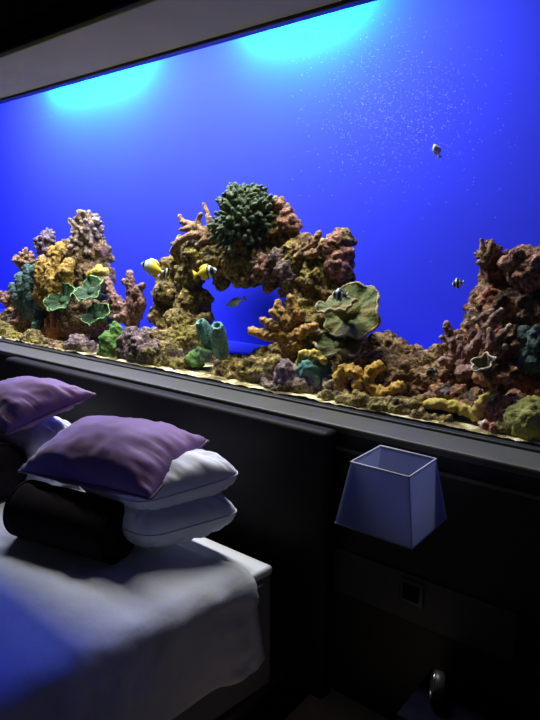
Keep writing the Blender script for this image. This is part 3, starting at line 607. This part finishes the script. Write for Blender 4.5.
# ------------------------------------------------------------------ bed
BX1 = -1.122; BX0 = -2.95; BYH = -.225; MYH = -.335; BYF = -2.25; BZ = .55
SKEW = .14
def skewed(bm):
    for v in bm.verts: v.co.x += SKEW*(v.co.y-MYH)
    return bm
bed = empty('bed', (-2.05, -1.2, 0), 'dark low platform bed with a tall black headboard under the aquarium', 'bed')
part('headboard', boxbm((-3.0, BYH, .02), (-.992, YW-.006, 1.0), .018, 3), M['headboard'], bed)
part('platform', boxbm((BX0-.30, BYF-.05, .045), (-1.14, BYH-.001, .105), .008), M['wood_dark'], bed)
part('base', boxbm((BX0+.1, BYF+.1, .001), (-1.25, MYH-.05, .045)), M['wood_dark'], bed)
mt = empty('mattress', (-2.05, -1.2, .106), 'white mattress with its corner bare beside the headboard', 'mattress')
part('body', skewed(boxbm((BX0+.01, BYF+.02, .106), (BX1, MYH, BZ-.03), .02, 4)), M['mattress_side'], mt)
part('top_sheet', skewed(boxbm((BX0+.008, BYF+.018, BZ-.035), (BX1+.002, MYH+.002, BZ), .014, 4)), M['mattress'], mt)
bm = BM(); pts = []
for (x, y) in [(BX1+.001, MYH-.05), (BX1+.001, BYF+.07)]: pts.append((x, y, BZ-.05))
tube(bm, pts, .004, 6); part('piping', skewed(bm), M['sheet'], mt)
# bedspread: over the top and down the right side
bm = BM(); NX, NY = 90, 110
prof = []
R = .05
for i in range(NX+1):
    t = i/NX
    Lt = (BX1-R-BX0); La = R*math.pi/2; Ls = .255; tot = Lt+La+Ls; d = t**.75*tot
    if d < Lt: prof.append((BX0+d, BZ+.012, 0, 1, 0))
    elif d < Lt+La:
        a = (d-Lt)/R; prof.append((BX1-R+math.sin(a)*(R+.012), BZ-R+math.cos(a)*(R+.012), math.sin(a), math.cos(a), 0))
    else:
        k = (d-Lt-La)/Ls; prof.append((BX1+.006+.006*k, BZ-R-(d-Lt-La), 1, 0, k))
vs = []
for j in range(NY+1):
    y = MYH-.10-(MYH-.10-BYF)*j/NY
    row = []
    for x, z, nx, nz, k in prof:
        yy = y+(.03*math.sin((x+1.2)*6) if j == 0 else 0)*(1-k)
        n1 = noise.noise(Vector((x*2.2, yy*2.2, z*2)))*.012*(nz)+noise.fractal(Vector((x*7, yy*7, z*7)), 1, 2, 3)*.006
        fold = k*(.020*math.sin(yy*17+2.5*math.sin(yy*3))+.022*noise.noise(Vector((yy*6, z*3, 3))))
        crease = .02*max(0, nx)*noise.fractal(Vector((yy*9+z*6, z*12-yy*4, 1)), 1, 2, 3)
        dx = nx*(abs(n1)+max(fold+crease, -.004)); dz = nz*abs(n1)
        hem = k*(.03*noise.noise(Vector((yy*3, 0, 9)))-.01)
        # tuck the head-end corner in slightly
        row.append(bm.verts.new((x+dx+SKEW*(y-MYH), yy+.05*k*(1-min(1, j/25)), z+dz+hem+.001)))
    vs.append(row)
for j in range(NY):
    for i in range(NX): bm.faces.new((vs[j][i], vs[j][i+1], vs[j+1][i+1], vs[j+1][i]))
sp = link_bm('bedspread', bm, M['bedspread']); tag(sp, 'pale rumpled bedspread draped over the side of the bed', 'bedspread')
sd = sp.modifiers.new('s', 'SOLIDIFY'); sd.thickness = .006; sd.offset = 1

def pillow(name, label, cat, c00, c10, c11, c01, th, m, pipe=None, wr=.01, seed=0, nup=None, power=.42, group=None, pinch=.06, up_frac=.5, lump=.012, rn=0, sq=2):
    """soft pillow between four world corners (front-left, front-right, back-right, back-left)"""
    C = [Vector(c) for c in (c00, c10, c11, c01)]
    ctr = sum(C, Vector())/4
    nrm = (C[1]-C[0]).cross(C[3]-C[0]).normalized()
    if nrm.z < 0: nrm = -nrm
    NN = 46; sv = Vector((seed*2.3, seed*5.1, seed))
    def pos(i, j, sgn):
        a = -math.cos(math.pi*i/NN); b = -math.cos(math.pi*j/NN)     # denser near the seams
        u, v = (a+1)/2, (b+1)/2
        # sides bow inwards, the corners stay
        rc = 1.0
        if rn and (a or b): rc = max(abs(a), abs(b))/((abs(a)**rn+abs(b)**rn)**(1/rn))
        uu = .5+(u-.5)*rc*(1-pinch*(1-(2*v-1)**2))
        vv = .5+(v-.5)*rc*(1-pinch*(1-(2*u-1)**2))
        p = C[0]*(1-uu)*(1-vv)+C[1]*uu*(1-vv)+C[2]*uu*vv+C[3]*(1-uu)*vv
        e = max(0, (1-abs(a)**sq))*max(0, (1-abs(b)**sq))
        h = th*(e**power)*(up_frac if sgn > 0 else 1-up_frac)
        # gathers running in from the seams
        ed = 1-max(abs(a), abs(b))
        along = b if abs(a) > abs(b) else a
        g_ = wr*math.exp(-ed*4)*min(1, ed*10)*noise.fractal(Vector((along*9, seed*3+(5 if abs(a) > abs(b) else 0), ed*1.5)), .8, 2, 3)*1.6
        l_ = lump*noise.fractal(Vector((a*1.8, b*1.8, sgn))+sv, 1, 2, 3)*min(1, ed*5)
        return p+nrm*(sgn*(h+g_)+l_*(1 if sgn > 0 else .4))
    bm = BM(); V = {}
    for sgn in (1, -1):
        for i in range(NN+1):
            for j in range(NN+1):
                edge = i in (0, NN) or j in (0, NN)
                if edge and sgn < 0: V[i, j, -1] = V[i, j, 1]
                else: V[i, j, sgn] = bm.verts.new(pos(i, j, sgn))
        for i in range(NN):
            for j in range(NN):
                try: bm.faces.new((V[i, j, sgn], V[i+1, j, sgn], V[i+1, j+1, sgn], V[i, j+1, sgn]))
                except ValueError: pass
    o = tag(link_bm(name, bm, m, origin=ctr-nrm*th*(1-up_frac)), label, cat, group)
    if pipe:
        loop = [pos(i, 0, 1) for i in range(NN)]+[pos(NN, j, 1) for j in range(NN)]+[pos(NN-i, NN, 1) for i in range(NN)]+[pos(0, NN-j, 1) for j in range(NN)]
        keep = [loop[0]]
        for q_ in loop[1:]:
            if (q_-keep[-1]).length > .008: keep.append(q_)
        bm = BM(); tube(bm, keep, pipe[0], 6, closed=True); part('piping', bm, pipe[1], o)
    return o
def quad(cx, cy, z, w, d, rot, zt=0):
    R_ = Matrix.Rotation(math.radians(rot), 3, 'Z')
    return [Vector((cx, cy, z))+R_ @ Vector((sx*w/2, sy*d/2, sy*zt)) for sx, sy in ((-1, -1), (1, -1), (1, 1), (-1, 1))]
TH = .18
def V3(*a): return Vector(a)
pk = dict(power=.45, pinch=.0, lump=.012, sq=4, rn=7)
def side(f, b): return P(*f), P(*b)
def stack_pillow(label, f, b, wf, wb, seed):
    f = P(*f); b = P(*b)
    return pillow('pillow', label, 'pillow', f+V3(-wf, -.02, -.005), f, b, b+V3(-wb, 0, 0), TH, M['sheet'], (.0035, M['sheet']), .012, seed, **pk)
stack_pillow('white pillow at the bottom of the right pillow stack', (148, 539, -.63), (246, 511, -.35), .36, .55, 1)
stack_pillow('white pillow on top of the right stack, under the purple cushion', (141, 505, -.63), (248, 473, -.35), .36, .55, 2)
stack_pillow('white pillow partly hidden below the left purple cushion', (36, 490, -.54), (95, 462, -.34), .5, .6, 3)
stack_pillow('white pillow showing between the two purple cushions', (27, 459, -.54), (88, 434, -.34), .5, .6, 4)
pillow('cushion', 'plump purple satin cushion on the right pillow stack', 'cushion', P(19, 471, -.72), P(151, 499, -.63), P(208, 441, -.36), P(92, 428, -.38), .20, M['purple'], (.005, M['purple_dark']), .012, 5, pinch=.035, up_frac=.68, power=.45)
a_ = P(6, 434, -.63); b_ = P(96, 394, -.36)
pillow('cushion', 'purple satin cushion on the left pillow stack at the photo edge', 'cushion', a_+V3(-.46, -.03, -.01), a_, b_, b_+V3(-.5, 0, -.03), .17, M['purple'], (.005, M['purple_dark']), .016, 6, pinch=.035, up_frac=.68, power=.45)
def bolster(name, label, a, b, r):
    a, b = Vector(a), Vector(b); Lg = (b-a).length; o = empty(name, (a+b)/2-Vector((0, 0, r)), label, 'bolster')
    bm = BM(); prof = [(r*.93, 0), (r*.99, .012), (r, .05)]+[(r*(1+.015*math.sin(k*2.1)), Lg*k/10) for k in range(1, 10)]+[(r, Lg-.05), (r*.99, Lg-.012), (r*.93, Lg)]
    prof = sorted(prof, key=lambda q: q[1]); lathe(bm, prof, a, b-a, 40)
    for v in bm.verts: v.co += (v.co-a).normalized()*noise.noise(v.co*9)*.006
    part('cover', bm, M['velvet'], o)
    for c_, s_ in ((a, -1), (b, 1)):
        bm = BM(); d = (b-a).normalized()
        tube(bm, [c_+Quaternion(d, 2*math.pi*k/40) @ (d.orthogonal().normalized()*r*.955)+d*s_*.002 for k in range(40)], .005, 6, closed=True)
        part('piping', bm, M['velvet'], o)
        bm = BM(); lathe(bm, [(r*.93, 0), (r*.7, .014), (r*.3, .010), (.004, .002)], c_, d*s_, 36); part('end_cap', bm, M['velvet'], o)
    return o
BR = .100
b1 = PZ(119, 533, BZ+.014+BR); b0 = PZ(27, 508, BZ+.014+BR)
print('bolster', b0, b1)
bolster('bolster', 'dark velvet bolster lying in front of the right pillow stack', b0, b1, BR)
bolster('bolster', 'dark velvet bolster at the left photo edge below the left cushion', P(1, 472, -.665)+Vector((-.5, -.03, 0)), P(1, 472, -.665), .12)

# ------------------------------------------------------------------ lamp
zt, zb = 1.03, .86
lx, ly = -.683, -.376
lamp = empty('wall_lamp', (lx, ly, zb), 'pale square tapered lampshade in front of the dark wall', 'lamp')
def frustum(w0, d0, w1, d1, z0, z1, th=.003):
    bm = BM(); rings = []
    for o_ in (0, -th):
        for (w_, d_, z_) in ((w0, d0, z0), (w1, d1, z1)):
            rings.append([bm.verts.new((lx+sx*(w_/2+o_), ly+sy*(d_/2+o_), z_)) for sx, sy in ((-1, -1), (1, -1), (1, 1), (-1, 1))])
    o0, o1, i0, i1 = rings
    for k in range(4):
        n = (k+1) % 4
        bm.faces.new((o0[k], o0[n], o1[n], o1[k])); bm.faces.new((i0[n], i0[k], i1[k], i1[n]))
        bm.faces.new((o1[k], o1[n], i1[n], i1[k])); bm.faces.new((o0[n], o0[k], i0[k], i0[n]))
    return bm
sh = part('shade', frustum(.222, .212, .165, .160, zb, zt), M['shade'], lamp, smooth=False)
def sqloop(w, d, z, r):
    bm = BM()
    cs = [Vector((lx+sx*w/2, ly+sy*d/2, z)) for sx, sy in ((-1, -1), (1, -1), (1, 1), (-1, 1))]
    for k in range(4): tube(bm, [cs[k], cs[(k+1) % 4]], r, 6)
    return bm
for nm, bm in (('top_trim', sqloop(.165, .160, zt, .0028)), ('bottom_trim', sqloop(.222, .212, zb, .0016))):
    t_ = part(nm, bm, M['trim_fabric'], sh)
for sx, sy in ((-1, -1), (1, -1), (1, 1), (-1, 1)): part('corner_seam', tube(BM(), [(lx+sx*.1105, ly+sy*.1055, zb), (lx+sx*.082, ly+sy*.0795, zt)], .0012, 5), M['trim_fabric'], sh)
bm = BM(); tube(bm, [(lx, YW-.001, .93), (lx, -.22, .93), (lx, ly, .93)], .006, 8); part('arm', bm, M['black_metal'], lamp)
bm = BM(); lathe(bm, [(.012, 0), (.014, .01), (.014, .05), (.010, .055)], (lx, ly, .905), (0, 0, 1), 16); part('lamp_holder', bm, M['black_metal'], lamp)
bm = BM(); lathe(bm, [(.035, 0), (.035, .008), (.028, .014)], (lx, YW-.0006, .93), (0, -1, 0), 24); part('wall_plate', bm, M['black_metal'], lamp)

# ------------------------------------------------------------------ beside the bed
pl = link_bm('lit_floor_slab', boxbm((-1.045, -.75, .001), (-.30, YW-.001, .03), .003), M['litfloor'], smooth=False)  # slab added for a lit patch of floor, brightness put into its colour
tag(pl, 'low brown wooden step added for the brighter floor patch against the dark wall', 'slab')
bx = empty('storage_box', (-.49, -.30, .031), 'dark navy box standing on the brown step at the bottom edge', 'box')
part('body', boxbm((-.615, -.42, .031), (-.36, -.20, .31), .004), M['navy'], bx)
part('lid', boxbm((-.62, -.425, .310), (-.355, -.195, .328), .004), M['navy'], bx)
c = P(438, 686, -.31); c.z = .329+.046
ck = empty('alarm_clock', (c.x, c.y, .329), 'small round dark clock with a shiny rim on the navy box', 'clock')
ax = Vector((.55, -1, .15)).normalized(); ax = Vector((-.95, -.45, .1)).normalized()
bm = BM(); lathe(bm, [(.035, 0), (.040, .004), (.040, .028), (.036, .03)], c-ax*.015, ax, 32); part('case', bm, M['black_metal'], ck)
bm = BM(); lathe(bm, [(.036, .0), (.001, .0015)], c+ax*.0135, ax, 32); part('face', bm, M['clock_face'], ck)
sd_ = ax.orthogonal().normalized(); bm = BM()
tube(bm, [c+ax*.0155+Quaternion(ax, 2*math.pi*k/40) @ (sd_*.0375) for k in range(40)], .003, 6, closed=True); part('rim', bm, M['metal'], ck)
for s_ in (-1, 1):
    t_ = ax.cross(Vector((0, 0, 1))).normalized(); bm = BM()
    tube(bm, [c+t_*s_*.018-Vector((0, 0, .034)), c+t_*s_*.024-Vector((0, 0, .044))], .004, 6); part('foot', bm, M['black_metal'], ck)

# ------------------------------------------------------------------ light
def light(name, typ, loc, power, col, rot=None, aim=None, **k):
    d = bpy.data.lights.new(name, typ); d.energy = power; d.color = col
    for a_, v_ in k.items(): setattr(d, a_, v_)
    o = bpy.data.objects.new(name, d); COL.objects.link(o); o.location = loc
    if aim is not None: o.rotation_euler = (Vector(aim)-Vector(loc)).to_track_quat('-Z', 'Y').to_euler()
    return o
# white tubes over the reef, blue tube at the back, two cyan spots
light('reef_tube', 'AREA', (-2.82, .26, 2.86), 178, (1, .92, .76), aim=(-2.82, .26, 0), shape='RECTANGLE', size=3.3, size_y=.14)
light('blue_tube', 'AREA', (-3.5, .40, 2.90), 34, (.35, .45, 1), aim=(-3.5, .85, 1.7), shape='RECTANGLE', size=2.8, size_y=.08)
for u, v, w_ in ((97, 93, .95), (303, 36, .6)):
    p = P(u, v, YB)
    light('scallop_lamp', 'AREA', (p.x, YB-.13, 2.735), 115*(w_/.6), (0, .9, .5), aim=(p.x, YB+.06, 2.735), shape='RECTANGLE', size=w_, size_y=.05)
W_ = bpy.data.worlds.new('world'); SC.world = W_; W_.use_nodes = True
bg = W_.node_tree.nodes['Background']; bg.inputs[0].default_value = (.75, .8, 1, 1); bg.inputs[1].default_value = .03
for o in bpy.data.objects:
    if '_o' in o: del o['_o']
# ------------------------------------------------------------------ render settings
vs_ = SC.view_settings; vs_.view_transform = 'Standard'; vs_.look = 'None'; vs_.exposure = 0; vs_.gamma = 1
try: vs_.use_curve_mapping = False
except Exception: pass
cy = SC.cycles
cy.use_denoising = True; cy.max_bounces = 8; cy.transparent_max_bounces = 24; cy.caustics_reflective = False; cy.caustics_refractive = False
cy.sample_clamp_indirect = 4
